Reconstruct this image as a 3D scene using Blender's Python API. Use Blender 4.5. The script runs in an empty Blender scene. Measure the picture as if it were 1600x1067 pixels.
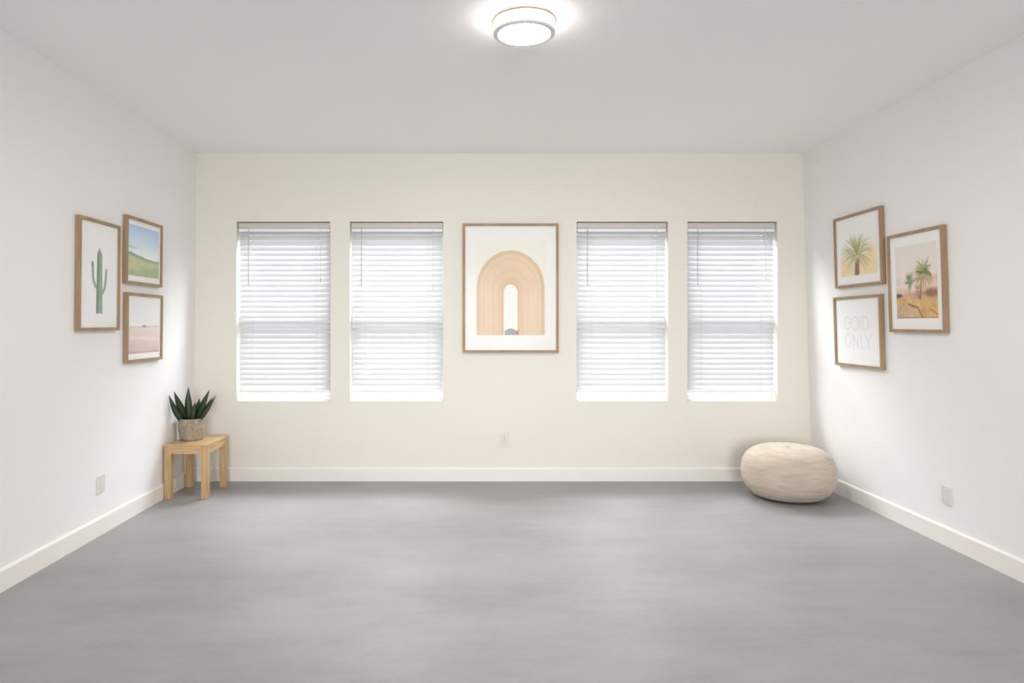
import bpy, bmesh, math, random
import numpy as np
from mathutils import Vector, Matrix, noise as mnoise

random.seed(7)
SC = bpy.context.scene
COL = SC.collection
PI = math.pi

# ------------------------------------------------------------------ camera / survey constants
F = 1080.0                 # focal length in px of a 1600 px wide frame
CX, CY = 738.0, 507.0      # principal point
CAMZ = 1.165
D = 5.15                   # distance camera -> back wall
H = 2.439                  # room height
REAR = -2.8                # rear wall behind the camera
LAMP = 300.0                # ceiling light
DAY = 830.0                # skylight at each front window
REAR_FILL = 530.0             # fill lamp added outside the unseen rear door
SKY = 1.0                  # open sky

LW = dict(a=-2.0675, b=-.009, c=.0102)     # left wall plane   X = a + b (Y-D) + c (Z-1.22)
RW = dict(a=2.494, b=.016, c=-.030)        # right wall plane


def wx(w, y, z):
    return w['a'] + w['b'] * (y - D) + w['c'] * (z - 1.22)


def depth_on(w, px, py, off=0.0):
    """distance at which the sight line through a photo point meets a side wall (off = stand-off from it)"""
    k, q = (px - CX) / F, (CY - py) / F
    return (w['a'] - w['b'] * D + w['c'] * (CAMZ - 1.22) + off) / (k - w['b'] - w['c'] * q)


def zat(py, y):
    return CAMZ + (CY - py) / F * y


def xat(px, y):
    return (px - CX) / F * y


# ------------------------------------------------------------------ colour + material helpers
def lin(c):
    return c / 12.92 if c <= .04045 else ((c + .055) / 1.055) ** 2.4


def rgb(r, g, b):
    return (lin(r / 255), lin(g / 255), lin(b / 255), 1.0)


def new_mat(name):
    m = bpy.data.materials.new(name)
    m.use_nodes = True
    nt = m.node_tree
    return m, nt, nt.nodes['Principled BSDF']


def node(nt, kind, **kw):
    n = nt.nodes.new(kind)
    for k, v in kw.items():
        setattr(n, k, v)
    return n


def simple(name, color, rough=.5, spec=.5, metal=0.0, noise=None, bump=None):
    """noise = (scale, amount, stretch xyz); bump = (scale, strength, distance)"""
    m, nt, p = new_mat(name)
    p.inputs['Base Color'].default_value = color
    p.inputs['Roughness'].default_value = rough
    p.inputs['Specular IOR Level'].default_value = spec
    p.inputs['Metallic'].default_value = metal
    if noise or bump:
        tc = node(nt, 'ShaderNodeTexCoord')
    if noise:
        mp = node(nt, 'ShaderNodeMapping')
        mp.inputs['Scale'].default_value = noise[2] if len(noise) > 2 else (1, 1, 1)
        nt.links.new(tc.outputs['Object'], mp.inputs['Vector'])
        n = node(nt, 'ShaderNodeTexNoise')
        n.inputs['Scale'].default_value = noise[0]
        n.inputs['Detail'].default_value = 6
        nt.links.new(mp.outputs['Vector'], n.inputs['Vector'])
        r = node(nt, 'ShaderNodeValToRGB')
        a = noise[1]
        r.color_ramp.elements[0].position = .3
        r.color_ramp.elements[1].position = .7
        r.color_ramp.elements[0].color = [max(0, c * (1 - a)) for c in color[:3]] + [1]
        r.color_ramp.elements[1].color = [min(1, c * (1 + a)) for c in color[:3]] + [1]
        nt.links.new(n.outputs['Fac'], r.inputs['Fac'])
        nt.links.new(r.outputs['Color'], p.inputs['Base Color'])
    if bump:
        n2 = node(nt, 'ShaderNodeTexNoise')
        n2.inputs['Scale'].default_value = bump[0]
        n2.inputs['Detail'].default_value = 4
        nt.links.new(tc.outputs['Object'], n2.inputs['Vector'])
        b = node(nt, 'ShaderNodeBump')
        b.inputs['Strength'].default_value = bump[1]
        b.inputs['Distance'].default_value = bump[2]
        nt.links.new(n2.outputs['Fac'], b.inputs['Height'])
        nt.links.new(b.outputs['Normal'], p.inputs['Normal'])
    return m


M = {}
M['wall'] = simple('wall_paint', rgb(239, 237, 236), .75, .25, noise=(1.3, .008), bump=(160, .08, .002))
M['backwall'] = simple('back_wall_paint', rgb(234, 229, 220), .75, .25, noise=(1.3, .008), bump=(160, .08, .002))
M['ceiling'] = simple('ceiling_paint', rgb(249, 248, 247), .85, .15, bump=(220, .12, .003))
M['trim'] = simple('trim_paint', rgb(238, 234, 228), .38, .4)
M['vinyl'] = simple('white_vinyl', rgb(242, 243, 244), .4, .4)
M['plastic'] = simple('white_plastic', rgb(224, 219, 212), .38, .4)
M['slot'] = simple('dark_slot', rgb(120, 114, 106), .6, .2)
M['headrail'] = simple('shaded_headrail', rgb(208, 201, 193), .45, .3)  # white headrail, its shade in the recess put into the beige tone
M['cord'] = simple('blind_cord', rgb(225, 225, 224), .7, .2)
M['wand'] = simple('grey_wand_plastic', rgb(186, 187, 188), .35, .5)
M['mat'] = simple('mat_board', rgb(245, 244, 241), .85, .15)
M['oak'] = simple('oak_frame', rgb(163, 136, 106), .5, .35, noise=(9, .16, (1, 9, .6)))
M['ring'] = simple('satin_nickel_ring', rgb(138, 126, 116), .45, .4)
M['lowring'] = simple('pale_nickel_ring', rgb(232, 228, 220), .4, .4, metal=.1)
M['enamel'] = simple('white_enamel', rgb(240, 236, 230), .4, .4)
M['soil'] = simple('dark_soil', rgb(58, 46, 36), .95, .1, noise=(60, .4), bump=(90, 1, .01))
M['button'] = simple('dark_button', rgb(96, 84, 72), .6, .3)
M['outside'] = simple('pale_stucco', rgb(220, 215, 206), .9, .1)


def mat_floor():
    m, nt, p = new_mat('grey_vinyl_floor')
    tc = node(nt, 'ShaderNodeTexCoord')

    def nz(scale, stretch, detail=6, rough=.6):
        mp = node(nt, 'ShaderNodeMapping')
        mp.inputs['Scale'].default_value = stretch
        nt.links.new(tc.outputs['Object'], mp.inputs['Vector'])
        n = node(nt, 'ShaderNodeTexNoise')
        n.inputs['Scale'].default_value = scale
        n.inputs['Detail'].default_value = detail
        n.inputs['Roughness'].default_value = rough
        nt.links.new(mp.outputs['Vector'], n.inputs['Vector'])
        return n.outputs['Fac']

    def ramp(src, c0, c1, p0=.3, p1=.7):
        r = node(nt, 'ShaderNodeValToRGB')
        r.color_ramp.elements[0].position = p0
        r.color_ramp.elements[1].position = p1
        r.color_ramp.elements[0].color = c0
        r.color_ramp.elements[1].color = c1
        nt.links.new(src, r.inputs['Fac'])
        return r.outputs['Color']

    def mul(a, b, fac=1.0):
        x = node(nt, 'ShaderNodeMix', data_type='RGBA', blend_type='MULTIPLY')
        x.inputs[0].default_value = fac
        nt.links.new(a, x.inputs[6])
        nt.links.new(b, x.inputs[7])
        return x.outputs[2]

    base = ramp(nz(.9, (1, 1.6, 1), 8, .62), rgb(139, 138, 139), rgb(162, 161, 162))
    streak = ramp(nz(3.0, (.8, 5.5, 1), 7, .65), (.96, .96, .96, 1), (1.03, 1.03, 1.03, 1), .30, .70)
    fleck = ramp(nz(55, (1, 3, 1), 3, .6), (.96, .96, .96, 1), (1.03, 1.03, 1.03, 1), .3, .7)
    spots = ramp(nz(130, (1, 1, 1), 2, .5), (1, 1, 1, 1), (1.22, 1.22, 1.22, 1), .74, .80)
    c = mul(mul(mul(base, streak), fleck), spots)
    nt.links.new(c, p.inputs['Base Color'])
    rr = node(nt, 'ShaderNodeMapRange')
    rr.inputs['To Min'].default_value = .38
    rr.inputs['To Max'].default_value = .50
    nt.links.new(nz(2.2, (1, 2.4, 1)), rr.inputs['Value'])
    nt.links.new(rr.outputs['Result'], p.inputs['Roughness'])
    p.inputs['Specular IOR Level'].default_value = .5
    b = node(nt, 'ShaderNodeBump')
    b.inputs['Strength'].default_value = .05
    b.inputs['Distance'].default_value = .002
    nt.links.new(nz(70, (1, 2, 1), 3), b.inputs['Height'])
    nt.links.new(b.outputs['Normal'], p.inputs['Normal'])
    return m


def mat_slat():
    m, nt, p = new_mat('white_blind_slat')
    p.inputs['Base Color'].default_value = rgb(232, 232, 232)
    p.inputs['Roughness'].default_value = .45
    t = node(nt, 'ShaderNodeBsdfTranslucent')
    t.inputs['Color'].default_value = rgb(236, 237, 240)
    mx = node(nt, 'ShaderNodeMixShader')
    mx.inputs[0].default_value = .27
    nt.links.new(p.outputs[0], mx.inputs[1])
    nt.links.new(t.outputs[0], mx.inputs[2])
    nt.links.new(mx.outputs[0], nt.nodes['Material Output'].inputs['Surface'])
    return m


def mat_glass(name, refl=.7, tint=(.97, .98, .975, 1), rough=.03):
    m, nt, p = new_mat(name)
    nt.nodes.remove(p)
    tr = node(nt, 'ShaderNodeBsdfTransparent')
    tr.inputs['Color'].default_value = tint
    gl = node(nt, 'ShaderNodeBsdfGlossy')
    gl.inputs['Roughness'].default_value = rough
    gl.inputs['Color'].default_value = (1, 1, 1, 1)
    fr = node(nt, 'ShaderNodeFresnel')
    ge = node(nt, 'ShaderNodeNewGeometry')
    ior = node(nt, 'ShaderNodeMapRange')          # the far face of a pane is seen from inside the glass
    ior.inputs['To Min'].default_value = 1.45
    ior.inputs['To Max'].default_value = 1 / 1.45
    nt.links.new(ge.outputs['Backfacing'], ior.inputs['Value'])
    nt.links.new(ior.outputs[0], fr.inputs['IOR'])
    mx = node(nt, 'ShaderNodeMixShader')
    co = node(nt, 'ShaderNodeMath', operation='MULTIPLY')       # anti-reflective coating
    co.inputs[1].default_value = refl
    nt.links.new(fr.outputs[0], co.inputs[0])
    nt.links.new(co.outputs[0], mx.inputs[0])
    nt.links.new(tr.outputs[0], mx.inputs[1])
    nt.links.new(gl.outputs[0], mx.inputs[2])
    nt.links.new(mx.outputs[0], nt.nodes['Material Output'].inputs['Surface'])
    return m


def mat_emit(name, color, strength):
    m, nt, p = new_mat(name)
    p.inputs['Base Color'].default_value = (.9, .9, .88, 1)
    p.inputs['Emission Color'].default_value = color
    p.inputs['Emission Strength'].default_value = strength
    return m


def mat_print():
    m, nt, p = new_mat('art_print_paper')
    a = node(nt, 'ShaderNodeAttribute')
    a.attribute_name = 'ink'
    nt.links.new(a.outputs['Color'], p.inputs['Base Color'])
    p.inputs['Roughness'].default_value = .8
    p.inputs['Specular IOR Level'].default_value = .15
    return m


def mat_wood():
    m, nt, p = new_mat('pale_bamboo_wood')
    tc = node(nt, 'ShaderNodeTexCoord')
    at = node(nt, 'ShaderNodeAttribute')
    at.attribute_name = 'grain'
    n = node(nt, 'ShaderNodeTexNoise')
    n.inputs['Scale'].default_value = 1
    n.inputs['Detail'].default_value = 6
    nt.links.new(at.outputs['Vector'], n.inputs['Vector'])
    r = node(nt, 'ShaderNodeValToRGB')
    r.color_ramp.elements[0].position = .3
    r.color_ramp.elements[1].position = .72
    r.color_ramp.elements[0].color = rgb(180, 145, 102)
    r.color_ramp.elements[1].color = rgb(208, 177, 133)
    nt.links.new(n.outputs['Fac'], r.inputs['Fac'])
    nt.links.new(r.outputs['Color'], p.inputs['Base Color'])
    p.inputs['Roughness'].default_value = .42
    p.inputs['Specular IOR Level'].default_value = .35
    return m


def mat_leaf():
    m, nt, p = new_mat('dark_succulent_leaf')
    a = node(nt, 'ShaderNodeAttribute')
    a.attribute_name = 'across'
    tc = node(nt, 'ShaderNodeTexCoord')
    n = node(nt, 'ShaderNodeTexNoise')
    n.inputs['Scale'].default_value = 45
    n.inputs['Detail'].default_value = 3
    nt.links.new(tc.outputs['Object'], n.inputs['Vector'])
    add = node(nt, 'ShaderNodeMath', operation='MULTIPLY_ADD')
    add.inputs[1].default_value = .7
    nt.links.new(n.outputs['Fac'], add.inputs[0])
    nt.links.new(a.outputs['Fac'], add.inputs[2])
    r = node(nt, 'ShaderNodeValToRGB')
    r.color_ramp.elements[0].position = .3
    r.color_ramp.elements[1].position = 1.25 / 1.4
    r.color_ramp.elements[0].color = rgb(72, 95, 56)
    r.color_ramp.elements[1].color = rgb(37, 49, 34)
    nt.links.new(add.outputs[0], r.inputs['Fac'])
    nt.links.new(r.outputs['Color'], p.inputs['Base Color'])
    p.inputs['Roughness'].default_value = .42
    return m


def mat_pot():
    m, nt, p = new_mat('woven_stone_pot')
    tc = node(nt, 'ShaderNodeTexCoord')
    n = node(nt, 'ShaderNodeTexNoise')
    n.inputs['Scale'].default_value = 34
    n.inputs['Detail'].default_value = 8
    n.inputs['Roughness'].default_value = .7
    nt.links.new(tc.outputs['Object'], n.inputs['Vector'])
    r = node(nt, 'ShaderNodeValToRGB')
    r.color_ramp.elements[0].position = .34
    r.color_ramp.elements[1].position = .66
    r.color_ramp.elements[0].color = rgb(138, 124, 106)
    r.color_ramp.elements[1].color = rgb(184, 172, 154)
    nt.links.new(n.outputs['Fac'], r.inputs['Fac'])
    nt.links.new(r.outputs['Color'], p.inputs['Base Color'])
    p.inputs['Roughness'].default_value = .9
    p.inputs['Specular IOR Level'].default_value = .1
    b = node(nt, 'ShaderNodeBump')
    b.inputs['Strength'].default_value = .5
    b.inputs['Distance'].default_value = .004
    nt.links.new(n.outputs['Fac'], b.inputs['Height'])
    nt.links.new(b.outputs['Normal'], p.inputs['Normal'])
    return m


def mat_pouf():
    m, nt, p = new_mat('oatmeal_woven_wool')
    tc = node(nt, 'ShaderNodeTexCoord')
    mp = node(nt, 'ShaderNodeMapping')
    mp.inputs['Scale'].default_value = (3.5, 3.5, 20)
    nt.links.new(tc.outputs['Object'], mp.inputs['Vector'])
    n = node(nt, 'ShaderNodeTexNoise')
    n.inputs['Scale'].default_value = 2.4
    n.inputs['Detail'].default_value = 8
    n.inputs['Roughness'].default_value = .68
    nt.links.new(mp.outputs['Vector'], n.inputs['Vector'])
    r = node(nt, 'ShaderNodeValToRGB')
    r.color_ramp.elements[0].position = .33
    r.color_ramp.elements[1].position = .67
    r.color_ramp.elements[0].color = rgb(184, 168, 153)
    r.color_ramp.elements[1].color = rgb(207, 193, 179)
    nt.links.new(n.outputs['Fac'], r.inputs['Fac'])
    nt.links.new(r.outputs['Color'], p.inputs['Base Color'])
    p.inputs['Roughness'].default_value = .95
    p.inputs['Specular IOR Level'].default_value = .1
    p.inputs['Sheen Weight'].default_value = .15
    w = node(nt, 'ShaderNodeTexWave', bands_direction='Z')
    w.inputs['Scale'].default_value = 26
    w.inputs['Distortion'].default_value = 2.5
    w.inputs['Detail'].default_value = 3
    w.inputs['Detail Scale'].default_value = 2
    nt.links.new(tc.outputs['Object'], w.inputs['Vector'])
    ad = node(nt, 'ShaderNodeMath', operation='ADD')
    nt.links.new(w.outputs['Fac'], ad.inputs[0])
    nt.links.new(n.outputs['Fac'], ad.inputs[1])
    b = node(nt, 'ShaderNodeBump')
    b.inputs['Strength'].default_value = .22
    b.inputs['Distance'].default_value = .004
    nt.links.new(ad.outputs[0], b.inputs['Height'])
    nt.links.new(b.outputs['Normal'], p.inputs['Normal'])
    return m


M['floor'] = mat_floor()
M['slat'] = mat_slat()
M['pane'] = mat_glass('window_glass')
M['glazing'] = mat_glass('picture_glass', .05, (.995, .995, .995, 1), .12)
M['lamp'] = mat_emit('lit_diffuser', (1.0, .91, .855, 1), LAMP)
M['lampside'] = mat_emit('lit_diffuser_band', (1.0, .91, .855, 1), LAMP * .045)
M['print'] = mat_print()
M['wood'] = mat_wood()
M['leaf'] = mat_leaf()
M['pot'] = mat_pot()
M['pouf'] = mat_pouf()


# ------------------------------------------------------------------ object helpers
def empty(name, loc=(0, 0, 0), mtx=None):
    o = bpy.data.objects.new(name, None)
    o.empty_display_size = .05
    COL.objects.link(o)
    if mtx is not None:
        o.matrix_world = mtx
    else:
        o.location = loc
    return o


def tag(o, label=None, cat=None, group=None, kind=None):
    for k, v in (('label', label), ('category', cat), ('group', group), ('kind', kind)):
        if v:
            o[k] = v
    return o


def link(name, bm, mat, parent=None, smooth=False, mats=None):
    me = bpy.data.meshes.new(name)
    bmesh.ops.recalc_face_normals(bm, faces=bm.faces[:])
    bm.to_mesh(me)
    bm.free()
    for m in (mats or [mat]):
        me.materials.append(m)
    if smooth:
        for p in me.polygons:
            p.use_smooth = True
    o = bpy.data.objects.new(name, me)
    COL.objects.link(o)
    if parent:
        o.parent = parent
    return o


def add_box(bm, x0, x1, y0, y1, z0, z1, bevel=0.0, seg=2):
    r = bmesh.ops.create_cube(bm, size=1.0)
    vs = r['verts']
    for v in vs:
        v.co = Vector((x0 + (v.co.x + .5) * (x1 - x0), y0 + (v.co.y + .5) * (y1 - y0), z0 + (v.co.z + .5) * (z1 - z0)))
    if bevel > 0:
        es = {e for v in vs for e in v.link_edges}
        bmesh.ops.bevel(bm, geom=list(es), offset=bevel, segments=seg, profile=.7, affect='EDGES')
    return vs


def box(name, x0, x1, y0, y1, z0, z1, mat, parent=None, bevel=0.0):
    bm = bmesh.new()
    add_box(bm, x0, x1, y0, y1, z0, z1, bevel)
    return link(name, bm, mat, parent)


def prism(bm, pts_a, pts_b):
    """a closed solid between two equal polygons (lists of points)"""
    a = [bm.verts.new(p) for p in pts_a]
    b = [bm.verts.new(p) for p in pts_b]
    n = len(a)
    bm.faces.new(a)
    bm.faces.new(list(reversed(b)))
    for i in range(n):
        j = (i + 1) % n
        bm.faces.new((a[j], a[i], b[i], b[j]))


def lathe(bm, prof, seg=64, closed=False):
    """prof: list of (r, z); r = 0 makes a pole"""
    rings = []
    for r, z in prof:
        if r <= 1e-6:
            rings.append([bm.verts.new((0, 0, z))])
        else:
            rings.append([bm.verts.new((r * math.cos(2 * PI * k / seg), r * math.sin(2 * PI * k / seg), z)) for k in range(seg)])
    pairs = list(zip(rings, rings[1:])) + ([(rings[-1], rings[0])] if closed else [])
    for A, B in pairs:
        for k in range(seg):
            j = (k + 1) % seg
            if len(A) == 1 and len(B) == 1:
                continue
            if len(A) == 1:
                bm.faces.new((A[0], B[j], B[k]))
            elif len(B) == 1:
                bm.faces.new((A[k], A[j], B[0]))
            else:
                bm.faces.new((A[k], A[j], B[j], B[k]))


def add_tube(bm, pts, r, seg=8):
    pts = [Vector(p) for p in pts]
    rings = []
    for i, p in enumerate(pts):
        t = (pts[min(i + 1, len(pts) - 1)] - pts[max(i - 1, 0)]).normalized()
        u = t.cross(Vector((0, 1, 0)) if abs(t.y) < .9 else Vector((1, 0, 0))).normalized()
        v = t.cross(u)
        rings.append([bm.verts.new(p + r * (math.cos(2 * PI * k / seg) * u + math.sin(2 * PI * k / seg) * v)) for k in range(seg)])
    for A, B in zip(rings, rings[1:]):
        for k in range(seg):
            j = (k + 1) % seg
            bm.faces.new((A[k], A[j], B[j], B[k]))
    bm.faces.new(rings[0])
    bm.faces.new(list(reversed(rings[-1])))


# ------------------------------------------------------------------ room shell
TH = .17           # wall thickness
S = D / F          # metres per photo pixel on the back wall face
WIN = [(369.4, 516.3), (546.5, 692.6), (901.0, 1044.0), (1074.0, 1215.0)]
WZ0, WZ1 = zat(627.0, D), zat(346.0, D)
wins = [(xat(a, D), xat(b, D)) for a, b in WIN]

XL, XR = -2.6, 3.0
bm = bmesh.new()
add_box(bm, XL, XR, REAR - TH, D + TH, -.12, 0)
tag(link('floor', bm, M['floor']), kind='structure')
bm = bmesh.new()
add_box(bm, XL, XR, REAR - TH, D + TH, H, H + .12)
tag(link('ceiling', bm, M['ceiling']), kind='structure')


def side_wall(name, w, sgn):
    bm = bmesh.new()
    y0, y1 = REAR - TH, D
    q = [(wx(w, y, z), y, z) for y, z in ((y0, 0), (y1, 0), (y1, H), (y0, H))]
    p = [(sgn * 2.6 if sgn < 0 else 3.0, y, z) for y, z in ((y0, 0), (y1, 0), (y1, H), (y0, H))]
    prism(bm, q, p)
    return tag(link(name, bm, M['wall']), kind='structure')


side_wall('wall_left', LW, -1)
side_wall('wall_right', RW, 1)
bm = bmesh.new()
DX0, DX1, DZ = -.75, 1.25, 2.05      # unseen glazed door, added behind the camera to let fill light in
add_box(bm, XL, DX0, REAR - TH, REAR, 0, H)
add_box(bm, DX1, XR, REAR - TH, REAR, 0, H)
add_box(bm, DX0, DX1, REAR - TH, REAR, DZ, H)
tag(link('wall_rear', bm, M['wall']), kind='structure')
root = tag(empty('added_door_1', ((DX0 + DX1) / 2, REAR - .08, 0)), kind='structure')
dw = (DX1 - DX0) / 2
bm = bmesh.new()
for q in ((-dw, -dw + .05, 0, DZ), (dw - .05, dw, 0, DZ), (-dw + .05, dw - .05, 0, .05), (-dw + .05, dw - .05, DZ - .05, DZ), (-.04, .04, .05, DZ - .05)):
    add_box(bm, q[0], q[1], -.03, .03, q[2], q[3])
link('added_door_frame', bm, M['vinyl'], root)
for a, b in ((-dw + .05, -.04), (.04, dw - .05)):
    box('glass_pane', a, b, -.004, .004, .05, DZ - .05, M['pane'], root)

# back wall: one closed slab with four openings
bm = bmesh.new()
xs = [XL] + [v for w in wins for v in w] + [XR]
zs = [0, WZ0, WZ1, H]
for yy, flip in ((D, False), (D + TH, True)):
    for i in range(len(xs) - 1):
        for j in range(3):
            if j == 1 and i % 2 == 1:
                continue
            v = [bm.verts.new(p) for p in ((xs[i], yy, zs[j]), (xs[i + 1], yy, zs[j]), (xs[i + 1], yy, zs[j + 1]), (xs[i], yy, zs[j + 1]))]
            bm.faces.new(v if not flip else list(reversed(v)))
for x0, x1 in wins:
    for a, b in (((x0, WZ0), (x1, WZ0)), ((x1, WZ0), (x1, WZ1)), ((x1, WZ1), (x0, WZ1)), ((x0, WZ1), (x0, WZ0))):
        bm.faces.new([bm.verts.new(p) for p in ((a[0], D, a[1]), (b[0], D, b[1]), (b[0], D + TH, b[1]), (a[0], D + TH, a[1]))])
for a, b in (((XL, 0), (XR, 0)), ((XR, 0), (XR, H)), ((XR, H), (XL, H)), ((XL, H), (XL, 0))):
    bm.faces.new([bm.verts.new(p) for p in ((a[0], D, a[1]), (b[0], D, b[1]), (b[0], D + TH, b[1]), (a[0], D + TH, a[1]))])
bmesh.ops.remove_doubles(bm, verts=bm.verts[:], dist=1e-5)
tag(link('wall_back', bm, M['backwall']), kind='structure')

# baseboards: flat board with an eased top edge
BB_H, BB_T = .100, .014
prof = [(0, 0), (BB_T, 0), (BB_T, BB_H - .010), (BB_T - .004, BB_H - .003), (BB_T - .008, BB_H), (0, BB_H)]


def baseboard(name, p0, p1, nrm):
    bm = bmesh.new()
    a = [Vector(p0) + Vector(nrm) * t + Vector((0, 0, z)) for t, z in prof]
    b = [Vector(p1) + Vector(nrm) * t + Vector((0, 0, z)) for t, z in prof]
    prism(bm, a, b)
    return tag(link(name, bm, M['trim']), kind='structure')


xl, xr = wx(LW, D, 0), wx(RW, D, 0)
baseboard('baseboard_back', (xl, D, 0), (xr, D, 0), (0, -1, 0))
baseboard('baseboard_left', (wx(LW, REAR, .05), REAR, 0), (wx(LW, D, .05), D - BB_T, 0), (1, 0, 0))
baseboard('baseboard_right', (wx(RW, REAR, .05), REAR, 0), (wx(RW, D, .05), D - BB_T, 0), (-1, 0, 0))

# ------------------------------------------------------------------ windows + blinds
FR_Y = D + .105      # room face of the window frame


def make_window(k, x0, x1):
    root = tag(empty('window_%d' % k, ((x0 + x1) / 2, D + .13, WZ0)), kind='structure')
    hw, hh = (x1 - x0) / 2, WZ1 - WZ0
    y0, y1 = FR_Y - (D + .13), TH - .13 - .005
    t = .035
    bm = bmesh.new()
    for q in ((-hw, -hw + t, 0, hh), (hw - t, hw, 0, hh), (-hw + t, hw - t, 0, t * .8), (-hw + t, hw - t, hh - t, hh)):
        add_box(bm, q[0], q[1], y0, y1, q[2], q[3], .002, 1)
    link('window_frame', bm, M['vinyl'], root)
    mid = hh * .5
    for nm, za, zb, ya in (('lower_sash', t * .8, mid + .013, y0 + .006), ('upper_sash', mid - .013, hh - t, y0 + .030)):
        bm = bmesh.new()
        s = .024
        xa, xb = -hw + t, hw - t
        for q in ((xa, xa + s, za, zb), (xb - s, xb, za, zb), (xa + s, xb - s, za, za + s * .9), (xa + s, xb - s, zb - s, zb)):
            add_box(bm, q[0], q[1], ya, ya + .022, q[2], q[3], .002, 1)
        sash = link(nm, bm, M['vinyl'], root)
        box('glass_pane', xa + s, xb - s, ya + .009, ya + .013, za + s * .9, zb - s, M['pane'], sash)
    bm = bmesh.new()
    add_box(bm, -.016, .016, y0 - .010, y0 + .006, t * .8 + .004, t * .8 + .016, .003)
    add_box(bm, -.005, .005, y0 - .014, y0 + .006, t * .8 + .012, t * .8 + .034, .002)
    link('sash_latch', bm, M['plastic'], root)
    bm = bmesh.new()
    sx = -1 if k < 3 else 1
    xx = sx * (hw - .062)
    add_box(bm, xx - .006, xx + .006, y0 - .006, y0 + .006, t * .8 + .004, t * .8 + .030, .002)
    link('tilt_stop', bm, M['plastic'], root)
    return root


def slat_profile(w, th, crown, n=6):
    top, bot = [], []
    for i in range(n + 1):
        s = -1 + 2 * i / n
        y = s * w / 2
        z = crown * (1 - s * s)
        top.append((y, z + th / 2))
        bot.append((y, z - th / 2))
    return top + bot[::-1]


def make_blind(k, x0, x1, label):
    hw = (x1 - x0) / 2 - .006
    zt = WZ1 - .006
    yc = .055                                       # blind centre line behind the wall face
    root = tag(empty('window_blind', ((x0 + x1) / 2, D + yc, WZ0)), label, 'blind', 'white slatted blinds in the four windows')
    L = lambda z: z - WZ0
    bm = bmesh.new()
    add_box(bm, -hw, hw, -.028, .022, L(zt - .040), L(zt), .003)
    link('headrail', bm, M['headrail'], root)
    bm = bmesh.new()
    add_box(bm, -hw + .004, hw - .004, -.031, -.028, L(zt - .068), L(zt - .044), .001, 1)
    link('valance', bm, M['vinyl'], root)
    zb = zat(612.3, D + yc)
    bm = bmesh.new()
    add_box(bm, -hw + .003, hw - .003, -.025, .020, L(zb), L(zb + .017), .004)
    link('bottom_rail', bm, M['vinyl'], root)
    # slats: room edge down, so skylight slides in between them
    n = 31
    zs0, zs1 = zt - .072, zb + .030
    pr = slat_profile(.0495, .0022, .0030)
    rnd = random.Random(40 + k)
    bm = bmesh.new()
    for i in range(n):
        z = zs0 + (zs1 - zs0) * i / (n - 1)
        ang = math.radians(50 + rnd.uniform(-.8, .8))
        sag0, sag1 = rnd.uniform(-.0006, .0006), rnd.uniform(-.0006, .0006)
        c, s = math.cos(ang), math.sin(ang)

        def ring(x, dz):
            # y<0 is the room side; tilt so that the room edge is low
            return [(x, y * c - zz * s, L(z) + dz + y * s + zz * c) for y, zz in pr]
        xs_ = [-hw + .004, -hw * .33, hw * .33, hw - .004]
        dz_ = [0, sag0, sag1, 0]
        rows = [[bm.verts.new(p) for p in ring(x, d)] for x, d in zip(xs_, dz_)]
        m_ = len(pr)
        bm.faces.new(rows[0])
        bm.faces.new(rows[-1][::-1])
        for A, B in zip(rows, rows[1:]):
            for q in range(m_):
                r = (q + 1) % m_
                bm.faces.new((A[q], A[r], B[r], B[q]))
    link('slats', bm, M['slat'], root)
    for sx in (-1, 1):
        bm = bmesh.new()
        xx = sx * (hw - .105)
        for dx in (-.005, .005):
            add_tube(bm, [(xx + dx, -.0235, L(zt - .04)), (xx + dx, -.0235, L(zb + .015))], .0009, 6)
        link('ladder_cord', bm, M['cord'], root)
    bm = bmesh.new()
    xw = -hw + .078
    add_tube(bm, [(xw, -.036, L(zt - .050)), (xw, -.037, L(zt - .30)), (xw, -.038, L(zt - .47))], .0034, 8)
    add_tube(bm, [(xw, -.036, L(zt - .054)), (xw, -.036, L(zt - .030))], .0018, 6)
    link('tilt_wand', bm, M['wand'], root)
    bm = bmesh.new()
    xc = hw - .075
    ln = (.42, .47, .53, .40)[k - 1]
    add_tube(bm, [(xc, -.034, L(zt - .03)), (xc + .002, -.035, L(zt - ln))], .0012, 6)
    add_tube(bm, [(xc + .004, -.034, L(zt - .03)), (xc + .003, -.035, L(zt - ln))], .0012, 6)
    add_tube(bm, [(xc + .0025, -.035, L(zt - ln + .006)), (xc + .0025, -.035, L(zt - ln - .030))], .0038, 8)
    link('lift_cord', bm, M['cord'], root)
    return root


BL = ['white slatted blind in the window nearest the plant and the cactus picture',
      'white slatted blind in the window just left of the arch picture',
      'white slatted blind in the window just right of the arch picture',
      'white slatted blind in the window nearest the round pouf']
for k, (x0, x1) in enumerate(wins, 1):
    make_window(k, x0, x1)
    make_blind(k, x0, x1, BL[k - 1])


# ------------------------------------------------------------------ painted prints (ink = colour attribute on a fine grid)
def srgb(c):
    a = np.array(c, float) / 255
    return np.where(a <= .04045, a / 12.92, ((a + .055) / 1.055) ** 2.4)


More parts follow.
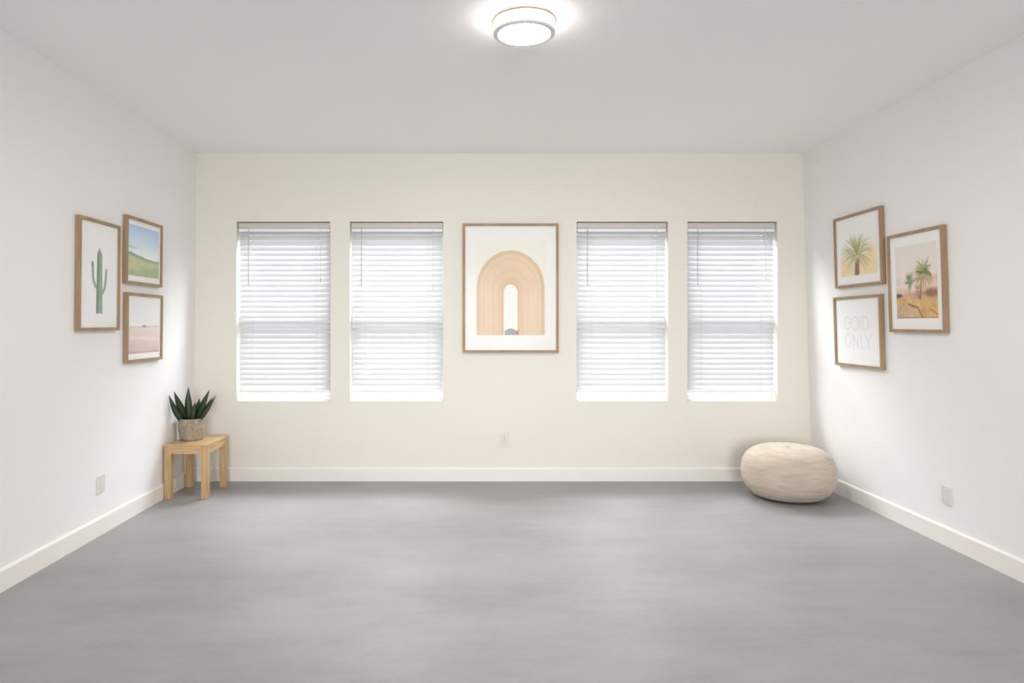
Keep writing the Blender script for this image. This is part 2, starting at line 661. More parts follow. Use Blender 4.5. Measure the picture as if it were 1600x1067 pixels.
class Paint:
    """a small canvas: u runs 0..1 to the right, v 0..1 upward; asp = width / height"""
    def __init__(s, w, h, base, nx=120):
        s.nx = nx
        s.ny = max(8, int(nx * h / w))
        s.asp = w / h
        u = np.linspace(0, 1, s.nx + 1)
        v = np.linspace(0, 1, s.ny + 1)
        s.U, s.V = np.meshgrid(u, v)
        s.C = np.tile(np.array(base, float), (s.ny + 1, s.nx + 1, 1))

    def mix(s, mask, col, a=1.0):
        k = (np.clip(mask, 0, 1) * a)[..., None]
        s.C = s.C * (1 - k) + np.array(col, float) * k

    def grad(s, v0, c0, v1, c1, m=None):
        t = np.clip((s.V - v0) / (v1 - v0), 0, 1)[..., None]
        col = np.array(c0, float) * (1 - t) + np.array(c1, float) * t
        k = np.ones_like(s.U) if m is None else np.clip(m, 0, 1)
        s.C = s.C * (1 - k[..., None]) + col * k[..., None]

    def seg(s, p, q, r0, r1=None, soft=.012):
        """soft mask of a tapering stroke; lengths in units of the height"""
        r1 = r0 if r1 is None else r1
        X, Y = s.U * s.asp, s.V
        px, py, qx, qy = p[0] * s.asp, p[1], q[0] * s.asp, q[1]
        dx, dy = qx - px, qy - py
        t = np.clip(((X - px) * dx + (Y - py) * dy) / (dx * dx + dy * dy + 1e-12), 0, 1)
        d = np.hypot(X - px - t * dx, Y - py - t * dy)
        return np.clip((r0 + (r1 - r0) * t - d) / soft + .5, 0, 1)

    def poly(s, pts, r, soft=.012):
        m = np.zeros_like(s.U)
        for i in range(len(pts) - 1):
            m = np.maximum(m, s.seg(pts[i], pts[i + 1], r, r, soft))
        return m

    def blob(s, c, rx, ry, soft=.35):
        d = np.hypot((s.U - c[0]) * s.asp / rx, (s.V - c[1]) / ry)
        return np.clip((1 - d) / soft + .5, 0, 1)

    def below(s, pts, soft=.01):
        """mask below a polyline v(u)"""
        y = np.interp(s.U, [p[0] for p in pts], [p[1] for p in pts])
        return np.clip((y - s.V) / soft + .5, 0, 1)

    def fbm(s, fx, fy, seed):
        r = np.random.RandomState(seed)
        out = np.zeros_like(s.U)
        amp = 1.0
        for o in range(4):
            gx, gy = int(fx * 2 ** o) + 2, int(fy * 2 ** o) + 2
            g = r.rand(gy + 1, gx + 1)
            x, y = s.U * (gx - 1), s.V * (gy - 1)
            i, j = x.astype(int), y.astype(int)
            a, b = x - i, y - j
            a, b = a * a * (3 - 2 * a), b * b * (3 - 2 * b)
            out += amp * (g[j, i] * (1 - a) * (1 - b) + g[j, i + 1] * a * (1 - b) + g[j + 1, i] * (1 - a) * b + g[j + 1, i + 1] * a * b)
            amp *= .5
        return out / 1.875 - .5

    def noise(s, amt, fx, fy, seed, mask=None):
        n = s.fbm(fx, fy, seed)[..., None] * amt
        s.C = np.clip(s.C + (n if mask is None else n * mask[..., None]), 0, 255)

    def mesh(s, name, w, h, y, parent, x0=None, z0=0.0):
        x0 = -w / 2 if x0 is None else x0
        nv = (s.nx + 1) * (s.ny + 1)
        co = np.stack([x0 + s.U * w, np.full_like(s.U, y), z0 + s.V * h], -1).reshape(nv, 3)
        idx = np.arange(nv).reshape(s.ny + 1, s.nx + 1)
        f = np.stack([idx[:-1, :-1], idx[:-1, 1:], idx[1:, 1:], idx[1:, :-1]], -1).reshape(-1, 4)
        me = bpy.data.meshes.new(name)
        me.from_pydata(co.tolist(), [], f.tolist())
        at = me.attributes.new('ink', 'FLOAT_COLOR', 'POINT')
        c = np.ones((nv, 4))
        c[:, :3] = np.clip(srgb(np.clip(s.C, 0, 255)) * 1.14, 0, .90).reshape(nv, 3)
        at.data.foreach_set('color', c.astype(np.float32).ravel())
        me.materials.append(M['print'])
        o = bpy.data.objects.new(name, me)
        COL.objects.link(o)
        o.parent = parent
        return o


def art_cactus(w, h):
    p = Paint(w, h, (243, 243, 240), 110)
    p.noise(4, 3, 4, 1)
    g, gd, gl = (146, 165, 145), (122, 138, 122), (162, 178, 160)
    arm = (148, 160, 148)
    p.mix(p.poly([(.44, .375), (.385, .395), (.335, .44), (.315, .50), (.305, .615)], .020), arm)
    p.mix(p.poly([(.54, .315), (.60, .335), (.65, .38), (.675, .44), (.69, .56)], .019), arm)
    p.mix(p.seg((.305, .60), (.305, .625), .022, .012), (132, 140, 134))
    trunk = np.maximum(p.seg((.50, .12), (.50, .70), .062, .048), p.seg((.50, .70), (.495, .765), .048, .012))
    trunk *= np.clip((p.V - .118) / .006 + .5, 0, 1)
    p.mix(trunk, g)
    p.mix(trunk * p.seg((.445, .12), (.462, .75), .016, .014), gd, .8)
    p.mix(trunk * p.seg((.525, .12), (.52, .74), .010, .008), gl, .7)
    p.mix(trunk * p.seg((.485, .12), (.49, .76), .005, .005), gd, .4)
    p.noise(14, 6, 24, 3, trunk)
    return p


def art_hills(w, h):
    p = Paint(w, h, (200, 212, 228), 110)
    p.grad(.42, (226, 233, 240), 1.0, (176, 200, 228))
    p.noise(10, 3, 6, 4)
    p.mix(p.seg((0, .565), (.28, .545), .016, .006, .03), (166, 180, 200), .8)
    p.mix(p.below([(0, .46), (.12, .455), (.25, .42), (.4, .405), (.55, .375), (.75, .36), (1, .355)], .02), (126, 156, 150))
    p.mix(p.below([(0, .435), (.2, .40), (.4, .37), (.6, .345), (.8, .335), (1, .33)], .02), (168, 182, 138))
    m = p.below([(0, .40), (.3, .34), (.6, .30), (1, .30)], .05)
    p.mix(m, (190, 192, 156))
    p.mix(p.below([(0, .10), (.4, .12), (.7, .20), (1, .26)], .12), (164, 180, 140), .8)
    p.noise(26, 6, 14, 5, m)
    return p


def art_pink(w, h):
    p = Paint(w, h, (238, 234, 234), 110)
    p.grad(.5, (236, 228, 226), 1, (239, 236, 237))
    ground = p.below([(0, .49), (1, .50)], .012)
    p.grad(0, (203, 184, 178), .48, (224, 211, 204), ground)
    p.mix(ground * p.seg((0, .30), (1, .26), .03, .02, .05), (236, 220, 212), .7)
    p.mix(p.seg((0, .49), (1, .50), .007, .007, .012), (186, 176, 182), .75)
    p.mix(p.seg((.44, .50), (.56, .50), .016, .012, .01), (138, 138, 148), .9)
    p.mix(p.seg((.50, .50), (.50, .545), .012, .005, .01), (138, 138, 148), .9)
    p.mix(p.seg((.80, .505), (.93, .512), .010, .008, .012), (200, 190, 194), .8)
    p.mix(p.below([(0, .05), (.5, .02), (1, .04)], .04), (186, 154, 152), .6)
    p.noise(10, 5, 12, 7, ground)
    return p


def art_arch(w, h):
    p = Paint(w, h, (233, 228, 218), 170)
    X = (p.U - .5) * w
    Y = p.V * h
    # the arch: straight legs topped by an ellipse, nested stripes
    rx, top = .5 * w * .985, h * .905
    ri, ti = .0495, h * .535
    def level(a):           # half-width / top of the stripe at level a (0 inner .. 1 outer)
        return ri + (rx - ri) * a, ti + (top - ti) * a
    lev = np.full_like(X, 2.0)
    A = np.linspace(-.02, 1.02, 105)
    for a in A[::-1]:
        R, T = level(a)
        cy = T - R * 1.12
        ins = np.where(Y <= cy, np.abs(X) <= R, (X / R) ** 2 + ((Y - cy) / (T - cy)) ** 2 <= 1)
        lev[ins] = a
    arch = np.clip((lev - 0) / .03, 0, 1) * np.clip((1.0 - lev) / .03, 0, 1)
    stops = [(0, (222, 180, 140)), (.05, (214, 166, 126)), (.10, (226, 188, 152)), (.17, (222, 182, 148)), (.24, (230, 196, 164)), (.33, (233, 200, 166)),
             (.42, (230, 196, 166)), (.50, (236, 206, 176)), (.58, (234, 204, 170)), (.66, (238, 210, 180)), (.74, (233, 202, 166)),
             (.83, (238, 214, 182)), (.90, (226, 190, 146)), (.96, (220, 188, 148)), (1, (206, 178, 146))]
    col = np.stack([np.interp(lev, [s[0] for s in stops], [s[1][i] for s in stops]) for i in range(3)], -1)
    st = (p.fbm(3, 3, 11) * 8)[..., None]
    fine = (np.sin(lev * 130 + p.fbm(2, 8, 12) * 5) * 3.0)[..., None]
    col = col * .55 + np.array((224, 207, 188)) * .45 - 10
    p.C = p.C * (1 - arch[..., None]) + (col + st + fine) * arch[..., None]
    inner = lev <= 0
    p.C[inner] = (235, 232, 224)
    p.mix((np.abs(X - .004) < .047) * np.clip((.040 + .010 * np.cos(X * 55) - Y) / .004 + .5, 0, 1), (158, 160, 154))
    p.mix((np.abs(X - .050) < .010) * np.clip((.036 - Y) / .004, 0, 1), (176, 128, 96), .8)
    return p


def frond(p, base, ang, ln, col, a=.9, droop=.5, wdt=.011):
    x, y = base[0] * p.asp, base[1]
    pts = []
    for i in range(7):
        t = i / 6
        an = ang - droop * t * t * (1 if math.cos(ang) >= 0 else -1)
        if i:
            x += ln / 6 * math.cos(an)
            y += ln / 6 * math.sin(an)
        pts.append((x / p.asp, y))
    for i in range(6):
        p.mix(p.seg(pts[i], pts[i + 1], wdt * (1 - i / 7.5), wdt * (1 - (i + 1) / 7.5), .014), col, a)


def art_palm(w, h):
    p = Paint(w, h, (230, 229, 225), 120)
    p.grad(.1, (232, 226, 214), .8, (229, 229, 226))
    p.noise(8, 3, 4, 21)
    p.mix(p.below([(0, .42), (.2, .34), (.5, .30), (.7, .40), (.85, .55), (1, .50)], .25), (228, 208, 164), .85)
    r = random.Random(3)
    for i in range(130):
        a = r.uniform(-.75, PI + .75)
        ln = (r.uniform(.26, .42) + .22 * abs(math.cos(a))) * (1 if math.sin(a) > 0 else .85)
        c = r.choice([(198, 188, 140), (182, 176, 126), (166, 164, 116), (208, 196, 152), (156, 154, 116)])
        frond(p, (.475 + r.uniform(-.03, .03), .40 + r.uniform(-.03, .05)), a, ln, c, .7, r.uniform(.2, .8))
    for i in range(18):
        a = r.uniform(.9, 2.2)
        frond(p, (.475, .42), a, r.uniform(.34, .44), (152, 150, 106), .6, .15)
    tr = p.seg((.46, -.02), (.475, .34), .086, .080, .02)
    p.mix(tr, (134, 120, 118))
    p.noise(30, 14, 30, 22, tr)
    for i in range(26):
        a = r.uniform(PI * 1.05, PI * 1.95)
        frond(p, (.475, .40), a, r.uniform(.12, .26), (206, 190, 142), .5, .1)
    return p


def art_desert(w, h):
    p = Paint(w, h, (226, 217, 208), 130)
    p.grad(.35, (228, 214, 204), 1, (222, 215, 208))
    p.noise(6, 3, 3, 31)
    p.mix(p.blob((.08, .50), .07, .05), (206, 206, 204), .8)
    p.mix(p.below([(0, .40), (.2, .42), (.4, .38), (.7, .45), (.85, .56), (1, .58)], .04), (222, 188, 170), .9)
    p.mix(p.below([(0, .33), (.3, .34), (.6, .33), (1, .40)], .03), (208, 160, 134), .9)
    p.mix(p.blob((.06, .315), .08, .028, .8), (92, 82, 84), .9)
    p.mix(p.blob((.86, .335), .14, .06, .9), (138, 98, 78), .8)
    p.mix(p.blob((.55, .32), .12, .05, .9), (186, 132, 114), .7)
    gr = p.below([(0, .27), (.3, .29), (.5, .26), (.75, .28), (1, .25)], .02)
    p.mix(gr, (212, 172, 112))
    p.mix(p.below([(0, .20), (.25, .23), (.4, .15), (.55, .05), (.65, 0), (1, 0)], .03), (198, 168, 134), .95)
    p.mix(p.poly([(.30, .20), (.42, .165), (.54, .14), (.60, .06), (.64, .02)], .012), (140, 98, 70), .9)
    p.mix(p.poly([(.80, .12), (.92, .08), (1, .05)], .010), (178, 126, 76), .8)
    p.noise(34, 8, 10, 32, gr)
    p.noise(26, 10, 16, 33, p.below([(0, .42), (1, .56)], .05))
    p.mix(p.seg((0, 0), (1, 0), .010, .010, .012), (126, 100, 80), .7)
    r = random.Random(5)
    for i in range(46):          # distant palm
        frond(p, (.34 + r.uniform(-.02, .02), .50 + r.uniform(-.03, .05)), r.uniform(0, 2 * PI), r.uniform(.06, .13),
              r.choice([(140, 148, 108), (158, 160, 120), (120, 132, 96)]), .75, .4, .010)
    p.mix(p.seg((.34, .34), (.34, .48), .012, .010), (164, 146, 128), .8)
    p.mix(p.seg((.60, .27), (.63, .50), .020, .016), (158, 112, 98), .95)
    p.mix(p.seg((.56, .27), (.53, .42), .012, .010), (150, 116, 104), .8)
    for i in range(70):
        frond(p, (.68 + r.uniform(-.03, .03), .60 + r.uniform(-.04, .06)), r.uniform(-.6, PI + .6), r.uniform(.12, .22),
              r.choice([(150, 162, 100), (126, 144, 92), (172, 172, 112), (106, 126, 84)]), .8, r.uniform(.3, .9), .011)
    for i in range(40):
        frond(p, (.68, .58), r.uniform(PI * 1.05, PI * 1.95), r.uniform(.12, .24),
              r.choice([(194, 164, 122), (206, 176, 140), (176, 146, 108)]), .65, .2, .010)
    for i in range(14):
        frond(p, (.55, .40), r.uniform(0, PI), r.uniform(.05, .11), (176, 150, 124), .6, .5, .008)
    p.C = p.C * .86 + p.C.mean(-1, keepdims=True) * .14
    return p


def art_words(w, h):
    p = Paint(w, h, (236, 235, 231), 190)
    ink = (215, 210, 207)
    def st(pts, r=.0125):
        p.mix(p.poly(pts, r, .010), ink, .95)
    def arc(cx, cy, rx, ry, a0, a1, n=26):
        return [(cx + rx * math.cos(math.radians(a0 + (a1 - a0) * i / n)), cy + ry * math.sin(math.radians(a0 + (a1 - a0) * i / n))) for i in range(n + 1)]
    # upper word
    st(arc(.265, .635, .078, .100, 40, 325) + [(.335, .635), (.285, .635)])
    st(arc(.455, .630, .085, .105, 0, 360))
    st([(.575, .735), (.575, .520)])
    st([(.645, .735), (.645, .530)])
    st([(.645, .735)] + arc(.665, .6325, .105, .1025, 75, -75) + [(.645, .530)])
    # lower word
    st(arc(.265, .350, .068, .105, 0, 360))
    st([(.400, .245), (.400, .450), (.510, .245), (.510, .450)])
    st([(.585, .450), (.585, .240), (.665, .236)])
    st([(.690, .450), (.755, .345)])
    st([(.825, .455), (.755, .345), (.755, .225)])
    return p


def make_picture(label, mtx, w, h, art, inset, bar=.017, dep=.027, group=None):
    """local axes: x to the right, y into the wall, z up; the back rests on the wall. inset = left, right, bottom, top of the print inside the frame"""
    root = empty('framed_picture', mtx=mtx)
    tag(root, label, 'picture', group)
    bm = bmesh.new()
    X, Z = w / 2, h
    out = [(-X, 0), (X, 0), (X, Z), (-X, Z)]
    inn = [(-X + bar, bar), (X - bar, bar), (X - bar, Z - bar), (-X + bar, Z - bar)]
    for i in range(4):
        j = (i + 1) % 4
        a = [(out[i][0], -dep, out[i][1]), (out[j][0], -dep, out[j][1]), (inn[j][0], -dep, inn[j][1]), (inn[i][0], -dep, inn[i][1])]
        b = [(q[0], -.001, q[2]) for q in a]
        prism(bm, a, b)
    bmesh.ops.remove_doubles(bm, verts=bm.verts[:], dist=1e-6)
    link('frame', bm, M['oak'], root)
    yb = -dep + .010
    box('mat_board', -X + bar, X - bar, yb, -.004, bar, Z - bar, M['mat'], root)
    l, r, b, t = inset
    pw, ph = w - 2 * bar - l - r, h - 2 * bar - b - t
    art(pw, ph).mesh('art_print', pw, ph, yb - .0008, root, -X + bar + l, bar + b)
    box('glass', -X + bar - .002, X - bar + .002, -dep + .003, -dep + .005, bar - .002, Z - bar + .002, M['glazing'], root)
    return root


def wall_matrix(w, y, z, side):
    """frame of reference lying on a side wall at (y, z): x right as one faces the wall, y into it, z up"""
    up = Vector((w['c'], 0, 1)).normalized()
    al = Vector((w['b'], 1, 0)).normalized()
    if side == 'left':
        ex = al
        ey = up.cross(ex).normalized()
    else:
        ex = -al
        ey = up.cross(ex).normalized()
    ez = ex.cross(ey)
    m = Matrix((ex, ey, ez)).transposed().to_4x4()
    m.translation = (wx(w, y, z), y, z)
    return m


def hang(w, side, near_px, far_px, yt_n, yb_n, yt_f, yb_f, label, art, inset, dep=.027, bar=.017, group=None):
    """near / far: photo columns of the front edges, and the photo rows of their top and bottom corners"""
    off = dep if side == 'left' else -dep
    dn = depth_on(w, near_px, (yt_n + yb_n) / 2, off)
    df = depth_on(w, far_px, (yt_f + yb_f) / 2, off)
    zt = (zat(yt_n, dn) + zat(yt_f, df)) / 2
    zb = (zat(yb_n, dn) + zat(yb_f, df)) / 2
    return make_picture(label, wall_matrix(w, (dn + df) / 2, zb, side), df - dn, zt - zb, art, inset, bar, dep, group)


GL, GR = 'pictures grouped on the left wall', 'pictures grouped on the right wall'
hang(LW, 'left', 124.5, 188.2, 335.2, 518.0, 353.3, 515.0, 'oak framed print of a single green saguaro cactus on white', art_cactus, (.012, .012, .012, .012), group=GL)
hang(LW, 'left', 198.6, 254.3, 335.5, 443.5, 352.2, 448.2, 'oak framed landscape of blue sky over green hills beside the cactus print', art_hills, (.018, .022, .035, .030), group=GL)
hang(LW, 'left', 199.0, 254.6, 456.8, 568.2, 461.3, 560.6, 'oak framed pale pink desert print hung below the blue sky landscape', art_pink, (.018, .022, .035, .020), group=GL)
hang(RW, 'right', 1376.3, 1303.1, 320.4, 443.2, 343.2, 450.8, 'oak framed print of one bushy palm tree with yellow fronds', art_palm, (.055, .045, .055, .060), group=GR)
hang(RW, 'right', 1376.0, 1303.1, 458.6, 578.0, 465.2, 569.8, 'oak framed white print with two pale words in thin lettering', art_words, (.012, .012, .012, .012), group=GR)
hang(RW, 'right', 1474.0, 1387.2, 349.3, 519.8, 370.0, 518.8, 'oak framed desert oasis print with green palms over orange sand', art_desert, (.050, .045, .062, .058), group=GR)

yb_ = D - .027
w_, h_ = xat(873, yb_) - xat(723, yb_), zat(349, yb_) - zat(551, yb_)
m_ = Matrix.Translation((xat(798, yb_), D, zat(551, yb_)))
make_picture('large oak framed print of a peach striped arch between the windows', m_, w_, h_, art_arch, (.078, .078, .112, .110), .0185)


# ------------------------------------------------------------------ wall plates
def outlet(name, mtx, label, group=None, w=.072, h=.104):
    root = tag(empty(name, mtx=mtx), label, 'outlet', group)
    bm = bmesh.new()
    add_box(bm, -w / 2, w / 2, -.006, -.0005, 0, h, .0025)
    link('cover_plate', bm, M['plastic'], root)
    for zc in (h / 2 - .0205, h / 2 + .0205):
        bm = bmesh.new()
        n = 20
        ring = []
        for i in range(n):
            a = 2 * PI * i / n
            ring.append((.0172 * math.cos(a), max(-.0135, min(.0135, .0172 * math.sin(a)))))
        prism(bm, [(x, -.0078, zc + z) for x, z in ring], [(x, -.006, zc + z) for x, z in ring])
        rc = link('receptacle', bm, M['plastic'], root)
        bm = bmesh.new()
        add_box(bm, -.0075, -.0050, -.0082, -.0076, zc - .001, zc + .0085)
        add_box(bm, .0050, .0075, -.0082, -.0076, zc - .001, zc + .0075)
        add_box(bm, -.0025, .0025, -.0082, -.0076, zc - .0105, zc - .0055, .0008)
        link('slots', bm, M['slot'], rc)
    bm = bmesh.new()
    lathe(bm, [(0, .0012), (.003, .0008), (.0034, 0)], 14)
    bmesh.ops.rotate(bm, verts=bm.verts[:], cent=(0, 0, 0), matrix=Matrix.Rotation(PI / 2, 3, 'X'))
    bmesh.ops.translate(bm, verts=bm.verts[:], vec=(0, -.006, h / 2))
    link('screw', bm, M['ring'], root)
    return root


outlet('electrical_outlet', Matrix.Translation((xat(788, D), D, zat(697.5, D))), 'white duplex outlet on the back wall below the arch picture')


def plate(mtx, label, w=.072, h=.096):
    root = tag(empty('outlet_cover', mtx=mtx), label, 'outlet cover')
    bm = bmesh.new()
    add_box(bm, -w / 2, w / 2, -.0085, -.0005, 0, h, .003)
    link('cover_plate', bm, M['plastic'], root)
    bm = bmesh.new()
    add_box(bm, -.0168, .0168, -.0098, -.0084, h / 2 - .033, h / 2 + .033, .001, 1)
    link('insert', bm, M['plastic'], root)
    return root


yL = depth_on(LW, 156.3, 757)
plate(wall_matrix(LW, yL, zat(769.5, yL), 'left'), 'white cover plate low on the left wall near the small wooden table')
yR = depth_on(RW, 1480.5, 774)
plate(wall_matrix(RW, yR, zat(788.0, yR), 'right'), 'white cover plate low on the right wall below the desert oasis print')

# ------------------------------------------------------------------ ceiling light
LY = 2.876
root = tag(empty('ceiling_light', (xat(819, LY), LY, H)), 'round flush ceiling light with two metal rings, lit', 'ceiling light')
bm = bmesh.new()
lathe(bm, [(0, 0), (.122, 0), (.122, -.014), (0, -.014)], 72)
link('mounting_pan', bm, M['enamel'], root, True)


def ring_prof(r0, r1, z0, z1):
    return [(r0, z0), (r1 - .003, z0), (r1, z0 - .003), (r1, z1 + .003), (r1 - .003, z1), (r0, z1)]


bm = bmesh.new()
lathe(bm, ring_prof(.1275, .1325, -.010, -.0165), 96, True)
link('upper_ring', bm, M['ring'], root)
bm = bmesh.new()
lathe(bm, ring_prof(.1095, .1285, -.0575, -.0690), 96, True)
link('lower_ring', bm, M['lowring'], root)
bm = bmesh.new()
lathe(bm, [(.0, -.0145), (.1195, -.0145), (.1195, -.0570), (.1090, -.0570), (.1090, -.0600), (0, -.0600)], 72)
link('diffuser_band', bm, M['lampside'], root)
bm = bmesh.new()
lathe(bm, [(0, -.0605), (.1090, -.0605), (.1090, -.0650), (.09, -.0672), (.05, -.0690), (0, -.0695)], 72)
link('diffuser', bm, M['lamp'], root, True)


# ------------------------------------------------------------------ small wooden table
def grain(o, axis):
    """per-vertex grain coordinates: long along the given axis"""
    me = o.data
    at = me.attributes.new('grain', 'FLOAT_VECTOR', 'POINT')
    sh = random.uniform(0, 50)
    sc = [70, 70, 70]
    sc[axis] = 5
    for i, v in enumerate(me.vertices):
        at.data[i].vector = (v.co.x * sc[0] + sh, v.co.y * sc[1] + sh, v.co.z * sc[2])


SX0, SX1, SY0, SY1, SZ = -2.0555, -1.768, 4.612, 4.995, .362
sx, sy = SX1 - SX0, SY1 - SY0
root = tag(empty('side_table', ((SX0 + SX1) / 2, (SY0 + SY1) / 2, 0)), 'small pale wooden table with square legs in the corner under the plant', 'table')
o = box('tabletop', -sx / 2, sx / 2, -sy / 2, sy / 2, SZ - .011, SZ, M['wood'], root, .003)
grain(o, 1)
LG = .043
for ax in (-1, 1):
    for ay in (-1, 1):
        xa = -sx / 2 if ax < 0 else sx / 2 - LG
        ya = -sy / 2 if ay < 0 else sy / 2 - LG
        o = box('leg', xa, xa + LG, ya, ya + LG, 0, SZ - .0112, M['wood'], root, .0025)
        grain(o, 2)
for ay in (-1, 1):
    ya = -sy / 2 + .003 if ay < 0 else sy / 2 - .025
    o = box('apron', -sx / 2 + LG, sx / 2 - LG, ya, ya + .022, SZ - .062, SZ - .0112, M['wood'], root, .001)
    grain(o, 0)
for ax in (-1, 1):
    xa = -sx / 2 + .003 if ax < 0 else sx / 2 - .025
    o = box('apron', xa, xa + .022, -sy / 2 + LG, sy / 2 - LG, SZ - .062, SZ - .0112, M['wood'], root, .001)
    grain(o, 1)

# ------------------------------------------------------------------ potted succulent
PY = 4.828
PX = xat(299.6, PY)
root = tag(empty('potted_plant', (PX, PY, SZ)), 'dark green spiky succulent in a grey brown textured pot on the small table', 'potted plant')
bm = bmesh.new()
lathe(bm, [(0, .0), (.070, .0), (.0765, .006), (.0815, .03), (.0868, .075), (.0890, .120), (.0898, .146), (.0885, .151), (.0845, .151), (.0830, .146),
           (.0825, .125), (.078, .06), (.06, .035), (0, .035)], 72)
for v in bm.verts:
    r = math.hypot(v.co.x, v.co.y)
    if r > .074 and v.co.z > .01:
        a = math.atan2(v.co.y, v.co.x)
        k = 1 + .010 * mnoise.noise(Vector((math.cos(a) * 3, math.sin(a) * 3, v.co.z * 30)))
        v.co.x *= k
        v.co.y *= k
link('pot', bm, M['pot'], root, True)
bm = bmesh.new()
lathe(bm, [(0, .132), (.045, .134), (.0795, .130), (.0795, .115), (0, .115)], 48)
link('soil', bm, M['soil'], root, True)


def leaf(tip, base, wid, bend=(0, 0, 0), face=0.0):
    """a stiff pointed leaf, gutter shaped; tip and base in the plant's own metres"""
    base, tip = Vector(base), Vector(tip)
    mid = (base + tip) / 2 + Vector(bend)
    n, m = 18, 4
    bm = bmesh.new()
    lay = bm.verts.layers.float.new('across')
    rows = []
    for i in range(n + 1):
        t = i / n
        p = base * (1 - t) ** 2 + mid * 2 * t * (1 - t) + tip * t * t
        tg = ((mid - base) * 2 * (1 - t) + (tip - mid) * 2 * t).normalized()
        side = tg.cross(Vector((math.sin(face), -math.cos(face), 0)))
        side = side.normalized() if side.length > 1e-4 else Vector((1, 0, 0))
        nr = side.cross(tg).normalized()
        w = wid * (.62 + 1.15 * t - 1.1 * t * t) * (1 - t ** 3.2) + .0008
        th = .0065 * (1 - t) + .0012
        row = []
        for s_, top in [(-1 + 2 * j / m, 1) for j in range(m + 1)] + [(1 - 2 * j / m, 0) for j in range(1, m)]:
            q = p + side * (w / 2 * s_) + nr * (.20 * w * s_ * s_ + (0 if top else -th * (1 - s_ * s_)))
            v = bm.verts.new(q)
            v[lay] = abs(s_)
            row.append(v)
        rows.append(row)
    for A, B in zip(rows, rows[1:]):
        for j in range(len(A)):
            k = (j + 1) % len(A)
            bm.faces.new((A[j], A[k], B[k], B[j]))
    bm.faces.new(rows[0])
    bm.faces.new(rows[-1][::-1])
    return link('leaf', bm, M['leaf'], root, True)


def tip_at(px, py, dy):
    y = PY + dy
    return (xat(px, y) - PX, dy, zat(py, y) - SZ)


B0 = .118
leaf(tip_at(294.4, 604.8, -.03), (-.004, -.012, B0), .062, (.004, -.02, .0), 0)
leaf(tip_at(271.8, 611.0, -.10), (-.022, .004, B0), .058, (-.004, .0, -.012), .25)
leaf(tip_at(263.6, 616.8, -.165), (-.036, -.028, B0), .050, (-.012, -.012, -.022), .5)
leaf(tip_at(327.6, 608.3, -.02), (.022, .006, B0), .058, (.006, -.01, -.012), -.25)
leaf(tip_at(337.6, 617.0, -.05), (.038, -.018, B0), .046, (.016, -.02, -.022), -.4)
leaf(tip_at(331.5, 620.5, .10), (.028, .030, B0), .046, (.01, .01, -.01), -.2)
leaf(tip_at(305.5, 628.0, -.09), (.014, -.034, B0), .050, (.004, -.02, -.004), 0)
leaf(tip_at(312.0, 622.0, .10), (.006, .034, B0), .050, (0, .01, 0), 0)

# ------------------------------------------------------------------ pouf
QY, QX, QR, QH = 4.660, 2.128, .297, .352
root = tag(empty('pouf', (QX, QY, 0)), 'round cream woven pouf on the floor in the right corner', 'pouf')
bm = bmesh.new()
prof = []
N = 44
for i in range(N + 1):
    t = -PI / 2 + PI * i / N
    c, s = math.cos(t), math.sin(t)
    e = .55
    r = QR * (abs(c) ** e)
    z = QH / 2 * (math.copysign(abs(s) ** .82, s)) + QH / 2
    prof.append((r if i not in (0, N) else 0, z))
SEG = 128
lathe(bm, prof, SEG)
for v in bm.verts:
    r = math.hypot(v.co.x, v.co.y)
    a = math.atan2(v.co.y, v.co.x)
    zz = v.co.z
    k = 1 + .010 * mnoise.noise(Vector((math.cos(a) * 1.6, math.sin(a) * 1.6, zz * 5))) + .004 * mnoise.noise(Vector((math.cos(a) * 5, math.sin(a) * 5, zz * 22)))
    # faint seams round the shoulder and the foot
    for zs_ in (.272, .085):
        k -= .007 * math.exp(-((zz - zs_) / .006) ** 2)
    # faint pinched gores
    k -= .004 * (abs(math.cos(a * 4 + .4)) ** 24) * (1 if .03 < zz < .33 else 0)
    v.co.x *= k
    v.co.y *= k
    if zz > QH * .6:
        v.co.z -= .016 * math.exp(-(r / .055) ** 2) + .004 * mnoise.noise(Vector((v.co.x * 9, v.co.y * 9, 3)))
    if zz < .03:
        v.co.z = max(0.0, zz * .8)
body = link('pouf_body', bm, M['pouf'], root, True)
bm = bmesh.new()
lathe(bm, [(0, .006), (.010, .0055), (.0165, .003), (.018, 0), (.016, -.004), (0, -.005)], 28)
bmesh.ops.translate(bm, verts=bm.verts[:], vec=(0, 0, QH - .0155))
link('button', bm, M['button'], root, True)

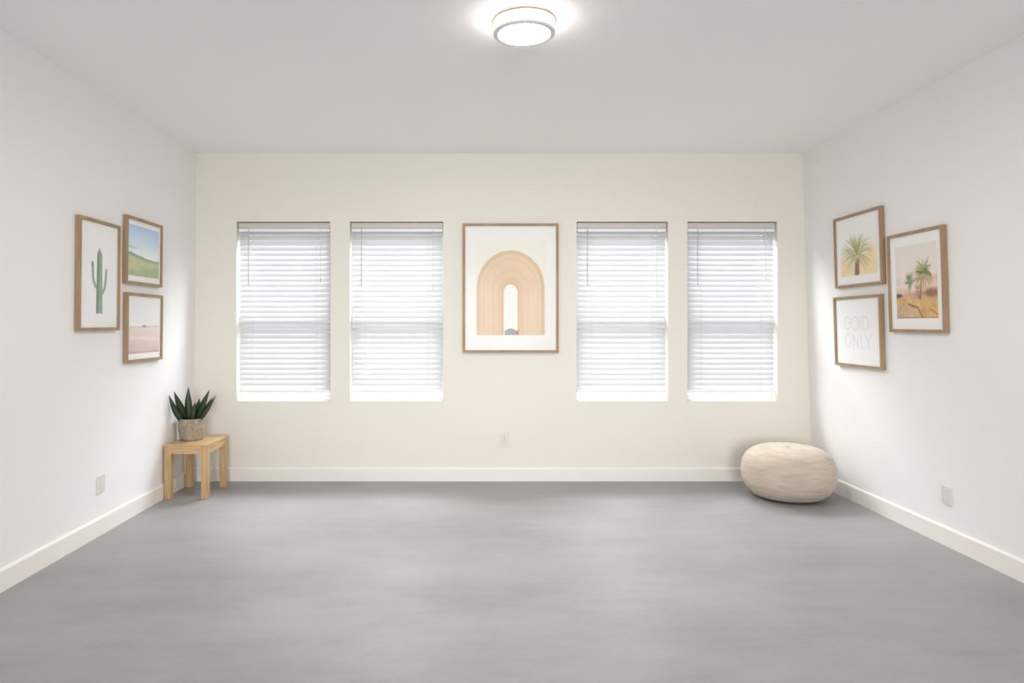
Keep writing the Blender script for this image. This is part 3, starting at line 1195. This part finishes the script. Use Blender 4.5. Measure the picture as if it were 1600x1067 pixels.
# ------------------------------------------------------------------ daylight, added rear fill and camera
w = bpy.data.worlds.new('overcast_sky')
SC.world = w
w.use_nodes = True
bg = w.node_tree.nodes['Background']
bg.inputs['Color'].default_value = (.90, .95, 1.0, 1)
bg.inputs['Strength'].default_value = SKY

EL = math.radians(53)
ld = bpy.data.lights.new('skylight', 'AREA')
ld.shape = 'RECTANGLE'
ld.size, ld.size_y = 4.6, 1.5
ld.energy = DAY
ld.color = (.92, .96, 1.0)
lo = bpy.data.objects.new('skylight', ld)
lo.location = (.21, D + .1 + 2.7 * math.cos(EL), 1.26 + 2.7 * math.sin(EL))
lo.rotation_euler = Vector((0, -math.cos(EL), -math.sin(EL))).to_track_quat('-Z', 'Y').to_euler()
COL.objects.link(lo)

ld = bpy.data.lights.new('rear_fill', 'AREA')  # fill lamp added out of view, shining in through the rear door
ld.shape = 'RECTANGLE'
ld.size, ld.size_y = 2.8, 2.0
ld.energy = REAR_FILL
ld.color = (.92, .96, 1.0)
lo = bpy.data.objects.new('rear_fill', ld)
lo.location = ((DX0 + DX1) / 2, REAR - TH - 2.3, 1.35)
lo.rotation_euler = Vector((0, 1, -.15)).to_track_quat('-Z', 'Y').to_euler()
COL.objects.link(lo)

cd = bpy.data.cameras.new('camera')
cd.sensor_fit = 'HORIZONTAL'
cd.sensor_width = 36.0
cd.lens = 36.0 * F / 1600
cd.shift_x = (800 - CX) / 1600
cd.shift_y = -(533.5 - CY) / 1600
cd.clip_start = .05
cam = bpy.data.objects.new('camera', cd)
cam.location = (0, 0, CAMZ)
cam.rotation_euler = (PI / 2, 0, 0)
COL.objects.link(cam)
SC.camera = cam

vs = SC.view_settings
vs.view_transform = 'Standard'
vs.look = 'None'
vs.gamma = 1.0
vs.use_curve_mapping = False
vs.exposure = 0.0
cy = SC.cycles
cy.use_denoising = True
cy.max_bounces = 14
cy.diffuse_bounces = 10
cy.glossy_bounces = 4
cy.transparent_max_bounces = 16
cy.sample_clamp_indirect = 6.0
cy.caustics_reflective = False
cy.caustics_refractive = False
